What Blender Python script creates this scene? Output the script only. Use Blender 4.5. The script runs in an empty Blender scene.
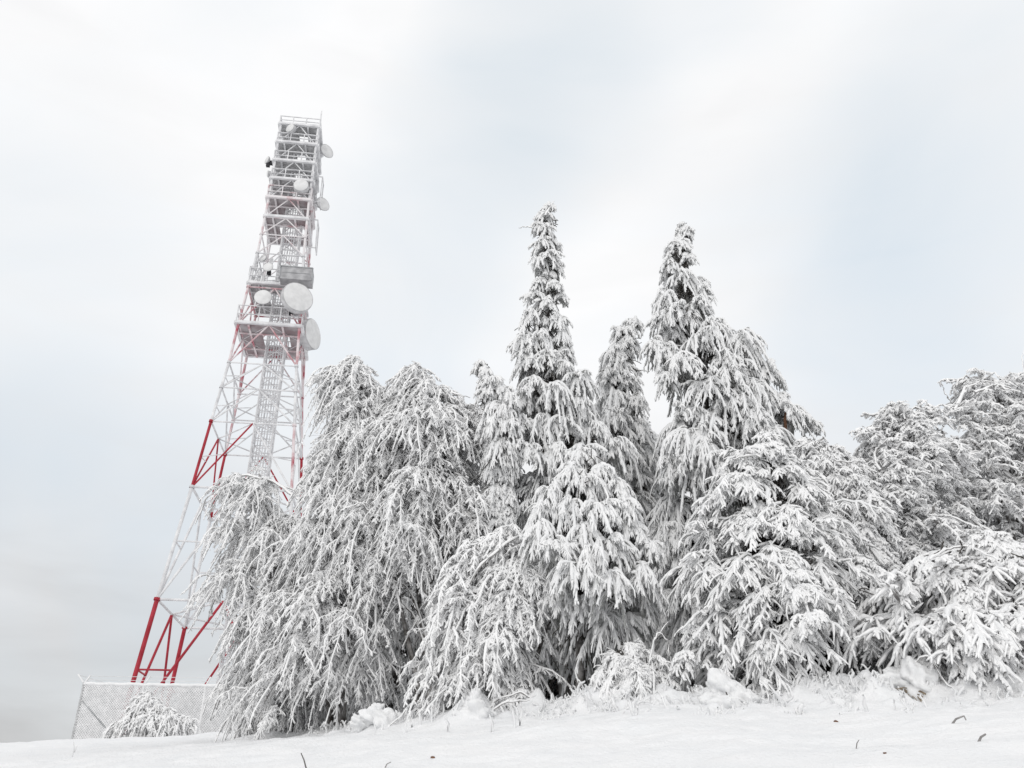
import bpy, math
import numpy as np

S = bpy.context.scene
COL = S.collection
R = math.radians

# ------------------------------------------------------------------ camera, sky, sun, exposure
FPX, PITCH, EYE = 877.0, R(26.96), 1.1          # focal length in pixels of the 1024 wide frame
cam_d = bpy.data.cameras.new('camera')
cam_d.sensor_width = 36.0
cam_d.lens = 36.0 * FPX / 1024.0
cam_d.clip_end = 12000
cam = bpy.data.objects.new('camera', cam_d)
COL.objects.link(cam)
cam.location = (0, 0, EYE)
cam.rotation_euler = (R(90) + PITCH, 0, 0)
S.camera = cam

_c, _s = math.cos(PITCH), math.sin(PITCH)


def ray(px, py):
    a, b = (px - 512) / FPX, (384 - py) / FPX
    return np.array([a, _c - b * _s, _s + b * _c])


def at(px, py, Y):
    d = ray(px, py)
    return np.array([0, 0, EYE]) + d * (Y / d[1])


def to_px(p):
    p = np.asarray(p) - np.array([0, 0, EYE])
    z = p[1] * _c + p[2] * _s
    return 512 + FPX * p[0] / z, 384 - FPX * (p[2] * _c - p[1] * _s) / z


SUN_EL, SUN_AZ = 30.0, 200.0                     # azimuth of the sun, clockwise from +Y
world = bpy.data.worlds.new('World')
S.world = world
world.use_nodes = True
wt = world.node_tree
wt.nodes.clear()


def wn(kind, **kw):
    n = wt.nodes.new(kind)
    for k, v in kw.items():
        setattr(n, k, v)
    return n


def wmath(op, a, b=None, clamp=False):
    n = wn('ShaderNodeMath', operation=op, use_clamp=clamp)
    for i, v in enumerate((a, b)):
        if v is None:
            continue
        if isinstance(v, (int, float)):
            n.inputs[i].default_value = v
        else:
            wt.links.new(v, n.inputs[i])
    return n.outputs[0]


w_out = wn('ShaderNodeOutputWorld')
bg = wn('ShaderNodeBackground')
sky = wn('ShaderNodeTexSky', sky_type='NISHITA', sun_disc=False)
sky.sun_elevation = R(SUN_EL)
sky.sun_rotation = R(SUN_AZ)
sky.altitude = 600
tc = wn('ShaderNodeTexCoord')
nrm = wn('ShaderNodeVectorMath', operation='NORMALIZE')
wt.links.new(tc.outputs['Generated'], nrm.inputs[0])
DIR = nrm.outputs[0]
# stretched cloud noise
mp = wn('ShaderNodeMapping')
mp.inputs['Scale'].default_value = (1.0, 1.0, 1.5)
mp.inputs['Rotation'].default_value = (0.3, 0.5, 0.2)
wt.links.new(DIR, mp.inputs[0])
nz = wn('ShaderNodeTexNoise')
nz.inputs['Scale'].default_value = 2.6
nz.inputs['Detail'].default_value = 5
nz.inputs['Roughness'].default_value = 0.5
nz.inputs['Distortion'].default_value = 0.6
wt.links.new(mp.outputs[0], nz.inputs[0])
NOISE = nz.outputs[0]


# streaky cloud texture, stronger low over the horizon
mp2 = wn('ShaderNodeMapping')
mp2.inputs['Scale'].default_value = (1.0, 1.0, 4.5)
wt.links.new(DIR, mp2.inputs[0])
nz2 = wn('ShaderNodeTexNoise')
nz2.inputs['Scale'].default_value = 4.0
nz2.inputs['Detail'].default_value = 6
nz2.inputs['Distortion'].default_value = 0.4
wt.links.new(mp2.outputs[0], nz2.inputs[0])


def blob(px, py, deg, amount):
    """a thinner patch in the cloud cover towards one direction of the sky"""
    d = ray(px, py)
    d = d / np.linalg.norm(d)
    dot = wn('ShaderNodeVectorMath', operation='DOT_PRODUCT')
    wt.links.new(DIR, dot.inputs[0])
    dot.inputs[1].default_value = tuple(d)
    mr = wn('ShaderNodeMapRange', interpolation_type='SMOOTHSTEP')
    mr.inputs['From Min'].default_value = math.cos(R(deg))
    mr.inputs['From Max'].default_value = 1.0
    mr.inputs['To Max'].default_value = amount
    wt.links.new(dot.outputs['Value'], mr.inputs['Value'])
    return mr.outputs[0]


thin = None
for b in ((610, 0, 13, .5), (520, 90, 11, .5), (450, 200, 11, .45), (380, 330, 12, .35), (990, 200, 17, .45), (880, 250, 14, .3), (780, 290, 15, .3), (1040, 150, 14, .3), (870, 395, 10, .3),
          (0, 320, 17, .45), (60, 560, 15, .5), (330, 450, 12, .4)):
    o = blob(*b)
    thin = o if thin is None else wmath('ADD', thin, o)
nfac = wmath('MULTIPLY', wmath('SUBTRACT', NOISE, 0.555), 1.5)
thin = wmath('ADD', thin, nfac)
thin = wmath('ADD', thin, wmath('MULTIPLY', wmath('SUBTRACT', nz2.outputs[0], 0.5), 0.5))
thin = wmath('MULTIPLY', thin, 0.9, clamp=True)
# grey base of the cloud deck low over the horizon
sep = wn('ShaderNodeSeparateXYZ')
wt.links.new(DIR, sep.inputs[0])
low = wn('ShaderNodeMapRange', interpolation_type='SMOOTHSTEP')
low.inputs['From Min'].default_value = 0.02
low.inputs['From Max'].default_value = 0.50
low.inputs['To Min'].default_value = 0.70
low.inputs['To Max'].default_value = 1.0
wt.links.new(sep.outputs[2], low.inputs['Value'])
ncl = wmath('ADD', low.outputs[0], wmath('MULTIPLY', wmath('SUBTRACT', NOISE, 0.5), 0.10))
streak = wmath('MULTIPLY', wmath('SUBTRACT', nz2.outputs[0], 0.5), wmath('SUBTRACT', 1.18, low.outputs[0]))
ncl = wmath('ADD', ncl, wmath('MULTIPLY', streak, 1.1))
cloud = wn('ShaderNodeVectorMath', operation='SCALE')
cloud.inputs[0].default_value = (9.7, 9.72, 9.8)
wt.links.new(ncl, cloud.inputs['Scale'])
mix = wn('ShaderNodeMix', data_type='RGBA')
wt.links.new(thin, mix.inputs[0])
wt.links.new(cloud.outputs[0], mix.inputs[6])
veil = wn('ShaderNodeVectorMath', operation='ADD')          # blue sky through thin cloud
veil.inputs[1].default_value = (6.75, 7.25, 7.5)
dim = wn('ShaderNodeVectorMath', operation='SCALE')
dim.inputs['Scale'].default_value = 0.35
wt.links.new(sky.outputs[0], dim.inputs[0])
wt.links.new(dim.outputs[0], veil.inputs[0])
veil2 = wn('ShaderNodeVectorMath', operation='SCALE')
wt.links.new(veil.outputs[0], veil2.inputs[0])
wt.links.new(low.outputs[0], veil2.inputs['Scale'])
wt.links.new(veil2.outputs[0], mix.inputs[7])
wt.links.new(mix.outputs[2], bg.inputs[0])
bg.inputs[1].default_value = 0.1
wt.links.new(bg.outputs[0], w_out.inputs[0])

sun_d = bpy.data.lights.new('sun', 'SUN')
sun_d.energy = 0.9
sun_d.angle = R(35)
sun_d.color = (1.0, 0.97, 0.93)
sun = bpy.data.objects.new('sun', sun_d)
COL.objects.link(sun)
sun.rotation_euler = (R(90 - SUN_EL), 0, R(180 - SUN_AZ) + R(180) * 0)
# a sun lamp shines along its -Z: with this rotation it shines from azimuth SUN_AZ
import mathutils
sd = mathutils.Vector((math.sin(R(SUN_AZ)) * math.cos(R(SUN_EL)), math.cos(R(SUN_AZ)) * math.cos(R(SUN_EL)), math.sin(R(SUN_EL))))
sun.rotation_euler = sd.to_track_quat('Z', 'Y').to_euler()
sun.location = (0, -10, 40)

S.view_settings.view_transform = 'Standard'
S.view_settings.look = 'None'
S.view_settings.exposure = 0.0
S.view_settings.gamma = 1.0
S.render.engine = 'CYCLES'
S.cycles.max_bounces = 7
S.cycles.diffuse_bounces = 6
S.cycles.glossy_bounces = 2


# ------------------------------------------------------------------ materials
def mat(name, c1, c2=None, scale=3.0, rough=0.8, bump=0.0, bscale=40.0, metallic=0.0, detail=4.0, contrast=(0.35, 0.65), spec=0.3):
    m = bpy.data.materials.new(name)
    m.use_nodes = True
    t = m.node_tree
    b = t.nodes['Principled BSDF']
    b.inputs['Roughness'].default_value = rough
    b.inputs['Metallic'].default_value = metallic
    b.inputs['Specular IOR Level'].default_value = spec
    co = t.nodes.new('ShaderNodeTexCoord')
    if c2 is None:
        b.inputs['Base Color'].default_value = (*c1, 1)
    else:
        n = t.nodes.new('ShaderNodeTexNoise')
        n.inputs['Scale'].default_value = scale
        n.inputs['Detail'].default_value = detail
        t.links.new(co.outputs['Object'], n.inputs[0])
        r = t.nodes.new('ShaderNodeValToRGB')
        r.color_ramp.elements[0].position = contrast[0]
        r.color_ramp.elements[1].position = contrast[1]
        r.color_ramp.elements[0].color = (*c1, 1)
        r.color_ramp.elements[1].color = (*c2, 1)
        t.links.new(n.outputs[0], r.inputs[0])
        t.links.new(r.outputs[0], b.inputs['Base Color'])
    if bump:
        n = t.nodes.new('ShaderNodeTexNoise')
        n.inputs['Scale'].default_value = bscale
        n.inputs['Detail'].default_value = 5
        t.links.new(co.outputs['Object'], n.inputs[0])
        bp = t.nodes.new('ShaderNodeBump')
        bp.inputs['Strength'].default_value = bump
        bp.inputs['Distance'].default_value = 0.03
        t.links.new(n.outputs[0], bp.inputs['Height'])
        t.links.new(bp.outputs[0], b.inputs['Normal'])
    return m


M = {}
M['snow'] = mat('snow', (.79, .80, .812), (.83, .833, .84), scale=2.0, rough=.75, bump=.7, bscale=22)
M['rime'] = mat('rime', (.84, .843, .847), (.90, .902, .904), scale=9.0, rough=.85)
M['birch_rime'] = mat('birch_rime', (.87, .872, .876), (.92, .921, .923), scale=9.0, rough=.85)
M['heavy_snow'] = mat('heavy_snow', (.80, .807, .815), (.85, .853, .857), scale=6.0, rough=.8, bump=.4, bscale=40)
M['needles'] = mat('frosted_needles', (.28, .285, .275), (.56, .565, .555), scale=9.0, rough=.9)
M['twig'] = mat('frosted_bark', (.22, .21, .205), (.52, .51, .505), scale=14.0, rough=.9)
M['bare'] = mat('hollow_shade_twigs', (.04, .035, .03), (.13, .12, .11), scale=14.0, rough=.9)  # bare inner twigs, the shade of the crown hollows put into their colour
M['bark'] = mat('frosted_trunk', (.05, .043, .038), (.36, .35, .345), scale=9.0, rough=.9, bump=.6, bscale=25)
M['brown'] = mat('brown_wood', (.10, .05, .03), (.2, .11, .07), scale=20.0, rough=.9)
M['grass'] = mat('dry_grass', (.16, .12, .08), (.34, .28, .21), scale=20.0, rough=.9)
M['red'] = mat('red_paint', (.30, .012, .025), (.42, .03, .05), scale=1.6, rough=.5)
M['red_frost'] = mat('frosted_red_paint', (.40, .08, .11), (.72, .65, .66), scale=1.3, rough=.8, contrast=(.34, .56))
M['pink'] = mat('thickly_frosted_red_paint', (.50, .24, .26), (.74, .71, .72), scale=1.3, rough=.8, contrast=(.27, .45))
M['white'] = mat('frosted_white_steel', (.60, .60, .615), (.80, .80, .81), scale=2.2, rough=.8, bump=.4, bscale=30)
M['steel'] = mat('galvanised_steel', (.22, .23, .24), (.42, .43, .44), scale=2.0, rough=.55, metallic=.2)
M['grate'] = mat('frosted_grating', (.32, .32, .325), (.54, .54, .545), scale=5.0, rough=.8)
M['redgrate'] = mat('red_painted_underside', (.27, .21, .22), (.44, .42, .43), scale=1.2, rough=.8)
M['radome'] = mat('radome', (.66, .66, .66), (.76, .76, .76), scale=3.0, rough=.6)
M['frostplate'] = mat('frosted_plate', (.45, .45, .46), (.62, .62, .63), scale=3.0, rough=.8)
M['platform_panel'] = mat('frosted_panel_steel', (.30, .30, .31), (.46, .46, .47), scale=3.0, rough=.7)
M['dark'] = mat('dark_plastic', (.03, .03, .035), rough=.6)
M['wire'] = mat('frosted_wire', (.72, .725, .73), (.85, .85, .855), scale=5.0, rough=.8)


# ------------------------------------------------------------------ mesh building
def unit(a):
    return a / np.maximum(np.linalg.norm(a, axis=-1, keepdims=True), 1e-9)


class Acc:
    """collects tubes, boxes and sheets and links them as ONE mesh object"""

    def __init__(self):
        self.v, self.f, self.m, self.n = [], [], [], 0

    def tubes(self, P, Rad, K=5, top=0, bot=None, ref=None, phase=0.0, botcos=-0.3, cap=False):
        P = np.asarray(P, float)
        if P.ndim == 2:
            P = P[None]
        N, n, _ = P.shape
        Rad = np.broadcast_to(np.asarray(Rad, float), (N, n))
        T = unit(np.gradient(P, axis=1))
        up = np.zeros((N, 1, 3)); up[..., 2] = 1
        if ref is not None:
            up = up + np.asarray(ref, float).reshape(-1, 1, 3)
        up = up + np.array([0.013, 0.027, 0])
        side = unit(np.cross(T, np.broadcast_to(up, P.shape)))
        nr = np.cross(side, T)
        a = phase + 2 * np.pi * np.arange(K) / K
        V = P[:, :, None, :] + Rad[:, :, None, None] * (np.cos(a)[None, None, :, None] * nr[:, :, None, :] + np.sin(a)[None, None, :, None] * side[:, :, None, :])
        base = self.n + np.arange(N)[:, None, None] * (n * K)
        i = np.arange(n - 1)[None, :, None]
        k = np.arange(K)[None, None, :]
        k2 = (k + 1) % K
        q = np.stack([base + i * K + k, base + i * K + k2, base + (i + 1) * K + k2, base + (i + 1) * K + k], -1)
        mi = np.full((N, n - 1, K), top, np.int32)
        if bot is not None:
            ca = np.cos(a + np.pi / K)
            mi[:, :, ca < botcos] = bot
        self.v.append(V.reshape(-1, 3))
        self.f.append(q.reshape(-1, 4)[:, ::-1])
        self.m.append(mi.reshape(-1))
        if cap and K == 4:
            for r, rev in ((0, False), (n - 1, True)):
                cq = (base[:, 0, 0][:, None] + r * K + np.arange(4)[None])
                self.f.append(cq if not rev else cq[:, ::-1])
                self.m.append(np.full(N, top, np.int32))
        self.n += N * n * K
        return self

    def bar(self, a, b, r, K=6, m=0):
        a, b = np.asarray(a, float), np.asarray(b, float)
        return self.tubes(np.stack([a, b])[None], r, K, m, cap=(K == 4), phase=np.pi / 4 if K == 4 else 0)

    def bars(self, prs, r, K=5, m=0):
        return self.tubes(np.array([[a, b] for a, b in prs], float), r, K, m)

    def box(self, c, ax, ay, az, m=0):
        """centre and three half-axis vectors"""
        c, ax, ay, az = (np.asarray(k, float) for k in (c, ax, ay, az))
        V = np.array([c + sx * ax + sy * ay + sz * az for sx in (-1, 1) for sy in (-1, 1) for sz in (-1, 1)])
        Q = np.array([[0, 1, 3, 2], [4, 6, 7, 5], [0, 4, 5, 1], [2, 3, 7, 6], [0, 2, 6, 4], [1, 5, 7, 3]])
        self.v.append(V); self.f.append(Q + self.n); self.m.append(np.full(6, m, np.int32)); self.n += 8
        return self

    def lathe(self, c, axis, prof, K=24, m=0):
        """prof: list of (distance along axis, radius)"""
        axis = unit(np.asarray(axis, float))
        s = unit(np.cross(axis, [0, 0, 1] if abs(axis[2]) < .9 else [1, 0, 0])); t = np.cross(axis, s)
        a = 2 * np.pi * np.arange(K) / K
        ring = np.cos(a)[:, None] * s + np.sin(a)[:, None] * t
        V = np.concatenate([np.asarray(c) + axis * d + ring * max(r, 1e-4) for d, r in prof])
        n = len(prof)
        i = np.arange(n - 1)[:, None]; k = np.arange(K)[None]; k2 = (k + 1) % K
        q = np.stack([i * K + k, i * K + k2, (i + 1) * K + k2, (i + 1) * K + k], -1).reshape(-1, 4)
        self.v.append(V); self.f.append(q + self.n); self.m.append(np.full(len(q), m, np.int32)); self.n += len(V)
        return self

    def build(self, name, mats, parent=None, smooth=True, origin=None):
        V = np.concatenate(self.v).astype(np.float32); F = np.concatenate(self.f).astype(np.int32); mi = np.concatenate(self.m)
        if origin is not None:
            V = V - np.asarray(origin, np.float32)
        me = bpy.data.meshes.new(name)
        me.vertices.add(len(V)); me.vertices.foreach_set('co', V.ravel())
        me.loops.add(F.size); me.loops.foreach_set('vertex_index', F.ravel())
        me.polygons.add(len(F)); me.polygons.foreach_set('loop_start', np.arange(0, F.size, 4, dtype=np.int32))
        for m_ in (mats if isinstance(mats, (list, tuple)) else [mats]):
            me.materials.append(M[m_])
        if mi.any():
            me.attributes.new('material_index', 'INT', 'FACE').data.foreach_set('value', mi.astype(np.int32))
        me.update(calc_edges=True)
        if not smooth:
            me.polygons.foreach_set('use_smooth', np.zeros(len(F), dtype=bool))
        o = bpy.data.objects.new(name, me)
        COL.objects.link(o)
        if parent is not None:
            o.parent = parent
        elif origin is not None:
            o.location = tuple(float(k) for k in origin)
        return o


def tag(o, label=None, cat=None, group=None, kind=None):
    for k, v in (('label', label), ('category', cat), ('group', group), ('kind', kind)):
        if v:
            o[k] = v
    return o


def empty(name, loc):
    o = bpy.data.objects.new(name, None)
    o.empty_display_size = .3
    COL.objects.link(o)
    o.location = tuple(float(k) for k in loc)
    return o


# ------------------------------------------------------------------ ground
_rng = np.random.default_rng(7)
_lat = _rng.random((256, 256))


def vnoise(x, y, s):
    x, y = np.asarray(x) / s + 100.3, np.asarray(y) / s + 57.7
    xi, yi = np.floor(x).astype(int), np.floor(y).astype(int)
    fx, fy = x - xi, y - yi
    fx, fy = fx * fx * (3 - 2 * fx), fy * fy * (3 - 2 * fy)
    g = lambda i, j: _lat[i % 256, j % 256]
    return (g(xi, yi) * (1 - fx) + g(xi + 1, yi) * fx) * (1 - fy) + (g(xi, yi + 1) * (1 - fx) + g(xi + 1, yi + 1) * fx) * fy - .5


CREST = [(-900, 746, 48), (-150, 743, 40), (0, 743, 38), (80, 741, 36), (150, 739, 33), (220, 736, 25), (300, 732, 18), (400, 726, 14.5), (520, 718, 13), (620, 710, 12.3),
         (720, 706, 11.8), (820, 700, 11.5), (900, 694, 11.3), (1024, 687, 11.2), (1300, 676, 11.2), (2000, 670, 12)]
_cp = np.array([at(*k) for k in CREST])
# mounds of snow along the edge of the trees: pixel of the top, distance, width, height
MOUNDS = [(375, 712, 14.3, .22, .22), (400, 722, 13.9, .4, .10), (476, 703, 12.8, .20, .30), (470, 715, 12.6, .55, .14), (430, 718, 13.2, .4, .10), (535, 712, 12.6, .3, .10),
          (590, 706, 12.2, .35, .12), (640, 707, 12.0, .3, .10), (685, 704, 11.8, .35, .10), (790, 700, 11.2, .28, .16), (850, 696, 11.0, .4, .08),
          (760, 706, 10.6, .5, .05), (870, 716, 10.2, .35, .07), (820, 715, 10.2, .3, .05), (985, 690, 10.8, .35, .10), (665, 728, 10.2, .5, .06), (560, 740, 9.9, .5, .06), (940, 735, 9.2, .6, .05), (265, 735, 17, .5, .1)]
_mp = [(at(px, py, Y), w, h) for px, py, Y, w, h in MOUNDS]
for _ in range(170):                                # tussocks under the snow along the edge of the trees
    px = _rng.uniform(310, 1040); Yk = np.interp(px, [k[0] for k in CREST], [k[2] for k in CREST]) + _rng.normal() * .35 - .15
    _mp.append((at(px, 710, Yk), _rng.uniform(.04, .13), _rng.uniform(.03, .10)))

_mc = np.array([(c[0], c[1], w) for c, w, h in _mp])


def ground_z(x, y, fine=True):
    x, y = np.asarray(x, float), np.asarray(y, float)
    Yc = np.interp(x, _cp[:, 0], _cp[:, 1]); zc = np.interp(x, _cp[:, 0], _cp[:, 2])
    t = np.clip(y / Yc, 0, 1)
    z = zc * (1 - (1 - t) ** 1.06)
    b = np.maximum(y - Yc, 0)
    z = z + .05 * np.minimum(b, 14) - .16 * np.maximum(b - 22, 0) * (b < 400) - .16 * 378 * (b >= 400)
    z = np.where(y < 0, .10 * np.maximum(y, -200), z)
    if fine:
        near = np.clip(1 - np.abs(y - Yc + .2) / 1.6, 0, 1) * np.clip((x + 9) / 4, 0, 1)
        z = z + vnoise(x, y, 2.3) * .16 + vnoise(x, y * 1.6, .7) * .06 + vnoise(x, y * 2.2, .28) * .04 + vnoise(x, y * 1.4, .11) * .014
        rough = np.clip(vnoise(x, y, .34) + .12, 0, 1) * .36 + vnoise(x + 9, y, .16) * .13 + vnoise(x + 3, y, .09) * .05
        z = z + near * rough * (.35 + 1.2 * np.clip(vnoise(x, y, 1.3) + .3, 0, 1))
        z = np.array(z, float); sh = z.shape
        zf, xf, yf = z.reshape(-1), np.broadcast_to(x, sh).reshape(-1), np.broadcast_to(y, sh).reshape(-1)
        lx, ly = None, None
        near_ = range(len(_mp))
        if zf.size == 1:
            near_ = np.where((_mc[:, 0] - xf[0]) ** 2 + (_mc[:, 1] - yf[0]) ** 2 < 6.25 * _mc[:, 2] ** 2)[0]
        for i_ in near_:
            c, w, h = _mp[i_]
            if zf.size == 1:
                k = slice(None)
            elif sh and len(sh) == 2:
                i0, i1 = np.searchsorted(x[:, 0], (c[0] - 2.5 * w, c[0] + 2.5 * w)); j0, j1 = np.searchsorted(y[0], (c[1] - 2.5 * w, c[1] + 2.5 * w))
                if i1 <= i0 or j1 <= j0:
                    continue
                xs_, ys_ = x[i0:i1, j0:j1], y[i0:i1, j0:j1]
                z[i0:i1, j0:j1] += h * np.exp(-(((xs_ - c[0]) ** 2 + (ys_ - c[1]) ** 2) / (w * w)) * (1 + .8 * vnoise(xs_, ys_, .2)))
                continue
            else:
                k = np.where((xf - c[0]) ** 2 + (yf - c[1]) ** 2 < 6.25 * w * w)[0]
            zf[k] += h * np.exp(-(((xf[k] - c[0]) ** 2 + (yf[k] - c[1]) ** 2) / (w * w)) * (1 + .8 * vnoise(xf[k], yf[k], .2)))
    return z


def axis_samples(segs):
    out = []
    for a, b, st in segs:
        out.append(np.arange(a, b, st))
    out.append([segs[-1][1]])
    return np.concatenate(out)


gx = axis_samples([(-4000, -400, 400), (-400, -60, 20), (-60, -24, 2), (-24, -8, .25), (-8, 8.5, .045), (8.5, 14, .25), (14, 60, 2), (60, 400, 20), (400, 4000, 400)])
gy = axis_samples([(-4000, -200, 400), (-200, -10, 10), (-10, 6, 1), (6, 8, .12), (8, 15.5, .045), (15.5, 24, .2), (24, 44, .4), (44, 90, 2), (90, 460, 20), (460, 5000, 400)])
GX, GY = np.meshgrid(gx, gy, indexing='ij')
GZ = ground_z(GX, GY)
ga = Acc()
idx = np.arange(GX.size).reshape(GX.shape)
ga.v.append(np.stack([GX, GY, GZ], -1).reshape(-1, 3))
ga.f.append(np.stack([idx[:-1, :-1], idx[1:, :-1], idx[1:, 1:], idx[:-1, 1:]], -1).reshape(-1, 4))
ga.m.append(np.zeros(len(ga.f[0]), np.int32)); ga.n = GX.size
tag(ga.build('ground', 'snow'), kind='structure')


def gz(x, y):
    return float(ground_z(x, y))


# ------------------------------------------------------------------ lattice tower
YAW = .132
tu = np.array([math.cos(YAW), math.sin(YAW), 0]); tv = np.array([-math.sin(YAW), math.cos(YAW), 0]); UP = np.array([0, 0, 1.0])
_t = at(223, 690, 44)
TC = np.array([_t[0], _t[1], 0])
HL = np.array([0, 5.63, 9.46, 15.17, 18.91, 22.49, 25.17, 30.3, 34.31, 40.36, 42]) + EYE
WL = np.array([3.70, 3.25, 2.95, 2.42, 2.12, 1.80, 1.66, 1.32, 1.20, 1.17, 1.17])


def tw(h):
    return np.interp(h, HL, WL)


def tp(a, b, h, scale=1.0, w=None):
    """a point of the tower: a along its front face (-1..1), b into its depth, at height h"""
    w = tw(h) if w is None else w
    return TC + tu * a * w * scale + tv * b * w * 1.09 * scale + UP * h


tbase = gz(TC[0], TC[1])
tower = empty('lattice_tower', (TC[0], TC[1], tbase))
tag(tower, 'tall red and white steel lattice mast covered in frost, standing behind the fence', 'tower')
TORG = np.array([TC[0], TC[1], tbase])


def tpart(acc, name, mats, parent=tower, smooth=True):
    return acc.build(name, mats, parent, smooth, origin=TORG)


E_ = EYE
LV = [tbase - .3, 9.46 + E_, 15.17 + E_, 18.91 + E_, 21.0 + E_, 22.6 + E_, 25.17 + E_, 27.7 + E_, 30.2 + E_, 31.6 + E_, 32.9 + E_, 34.4 + E_, 35.9 + E_, 37.35 + E_, 38.85 + E_, 40.36 + E_]
#        red            white          red          white      white      white(red) redfrost  redfrost  ...
SEC = ['red', 'white', 'red', 'white', 'white', 'red_frost', 'red_frost', 'white', 'pink', 'pink', 'pink', 'white', 'white', 'white', 'white']
MATS = ['white', 'red', 'red_frost', 'pink']
MI = {k: i for i, k in enumerate(MATS)}
CORN = [(-1, -1), (1, -1), (1, 1), (-1, 1)]
for ci, (a, b) in enumerate(CORN):
    ac = Acc()
    for i in range(len(LV) - 1):
        r = .105 if i < 1 else .09 if i < 2 else .075
        m = SEC[i]
        if (a, b) == (1, -1) and m == 'red' and i == 2:
            m = 'red_frost'
        if a == -1 and i in (5, 6):
            m = 'red_frost'
        if b == 1 and i in (3, 4, 5):
            m = 'red_frost'
        ac.bar(tp(a, b, LV[i]), tp(a, b, LV[i + 1]), r, 8, MI[m])
        ac.bar(tp(a, b, LV[i + 1] - .06), tp(a, b, LV[i + 1] + .06), r * 1.5, 8, MI[m])
    tpart(ac, 'leg', MATS)
# bracing of every section, one mesh each
for i in range(len(LV) - 1):
    h0, h1 = LV[i], LV[i + 1]
    ac = Acc()
    m = MI[SEC[i]]
    mtop = MI['white'] if i in (0, 2) else m
    rb = .062 if i < 2 else .046 if i < 7 else .04
    for k in range(4):
        p, q = CORN[k], CORN[(k + 1) % 4]
        mid = ((p[0] + q[0]) / 2, (p[1] + q[1]) / 2)
        mm = m
        if k in (0, 1) and i == 2 and k == 1:
            mm = MI['white']
        ac.bar(tp(*p, h1), tp(*q, h1), rb, 6, mtop)
        ac.bar(tp(*mid, h1), tp(*p, h0), rb, 6, mm)
        ac.bar(tp(*mid, h1), tp(*q, h0), rb, 6, MI['white'] if (k == 0 and i == 2) else mm)
        if i < 7:                                         # diamond inside the level
            r2 = CORN[(k + 2) % 4]
            mid2 = ((q[0] + r2[0]) / 2, (q[1] + r2[1]) / 2)
            ac.bar(tp(*mid, h1), tp(*mid2, h1), rb * .8, 5, MI['white'])
        if i in (1, 0):                                   # secondary struts of the big panels
            hm = (h0 + h1) / 2
            ac.bar(tp(*p, hm), (tp(*mid, h1) + tp(*p, h0)) / 2, rb * .7, 5, mm)
            ac.bar(tp(*q, hm), (tp(*mid, h1) + tp(*q, h0)) / 2, rb * .7, 5, mm)
        elif i in (2, 3, 4):
            hm = h0 * .55 + h1 * .45
            ac.bar((tp(*mid, h1) + tp(*p, h0)) / 2, tp(*p, hm), rb * .6, 5, MI['white'])
            ac.bar((tp(*mid, h1) + tp(*q, h0)) / 2, tp(*q, hm), rb * .6, 5, MI['white'])
    tpart(ac, 'bracing', MATS)

# cable ladder column up the middle
cl = Acc()
lw = .5
offs = tu * .25
hs = np.arange(tbase + .2, 39.5, .42)
corners = [(-lw, -lw * .7), (lw, -lw * .7), (lw, lw * .7), (-lw, lw * .7)]
P = lambda a, b, h: TC + offs + tu * a + tv * b + UP * h
for a, b in corners:
    cl.bar(P(a, b, tbase), P(a, b, 40), .05, 5)
for j in range(5):
    a = -.3 + j * .15
    cl.bar(P(a, .1, tbase), P(a, .1, 39.6), .028 + .012 * (j % 2), 5)
prs, prs2 = [], []
for j, h in enumerate(hs):
    for k in range(4):
        p, q = corners[k], corners[(k + 1) % 4]
        prs.append((P(*p, h), P(*q, h)))
        if j % 2 == 0 and j + 2 < len(hs):
            prs2.append((P(*p, h), P(*q, hs[j + 2])))
cl.bars(prs, .026, 4).bars(prs2, .022, 4)
tpart(cl, 'cable_ladder', 'white')


# platforms
def platform(h, ext, mats, grate, rail=1.0, hole=.75):
    w = tw(h) + ext
    a = Acc()
    t = .05
    hw = hole
    # four slabs round the hatch, butted end to end
    for (x0, x1, y0, y1) in ((-w, -hw + .25, -w, w), (hw + .25, w, -w, w), (-hw + .25, hw + .25, -w, -hw * .8), (-hw + .25, hw + .25, hw * .8, w)):
        c = TC + tu * (x0 + x1) / 2 + tv * (y0 + y1) / 2 * 1.09 + UP * h
        a.box(c, tu * (x1 - x0) / 2, tv * (y1 - y0) / 2 * 1.09, UP * t / 2, 0)
    o = tpart(a, 'platform', [grate], smooth=False)
    # beams below, rims
    f = Acc()
    for k in range(4):
        p, q = CORN[k], CORN[(k + 1) % 4]
        f.bar(tp(*p, h - .02, w=w + .03), tp(*q, h - .02, w=w + .03), .11, 4, 0)
    for x in (-.62, .42):
        f.bar(TC + tu * x * w - tv * w * 1.05 + UP * (h - .11), TC + tu * x * w + tv * w * 1.05 + UP * (h - .11), .07, 4, 1)
    for y in (-.5, .5):
        f.bar(TC - tu * w * .97 + tv * y * w + UP * (h - .12), TC + tu * w * .97 + tv * y * w + UP * (h - .12), .05, 4, 1)
    f.build('floor_beam', mats, o, False, origin=TORG)
    if rail:
        g = Acc()
        for k in range(4):
            p, q = CORN[k], CORN[(k + 1) % 4]
            for fr in (.5, 1.0):
                g.bar(tp(*p, h + rail * fr, w=w), tp(*q, h + rail * fr, w=w), .035, 5, 0)
            for s in (0, .33, .66):
                pp = np.array(p) * (1 - s) + np.array(q) * s
                g.bar(tp(*pp, h, w=w), tp(*pp, h + rail, w=w), .038, 5, 0)
        tpart(g, 'guard_rail', mats)


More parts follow.
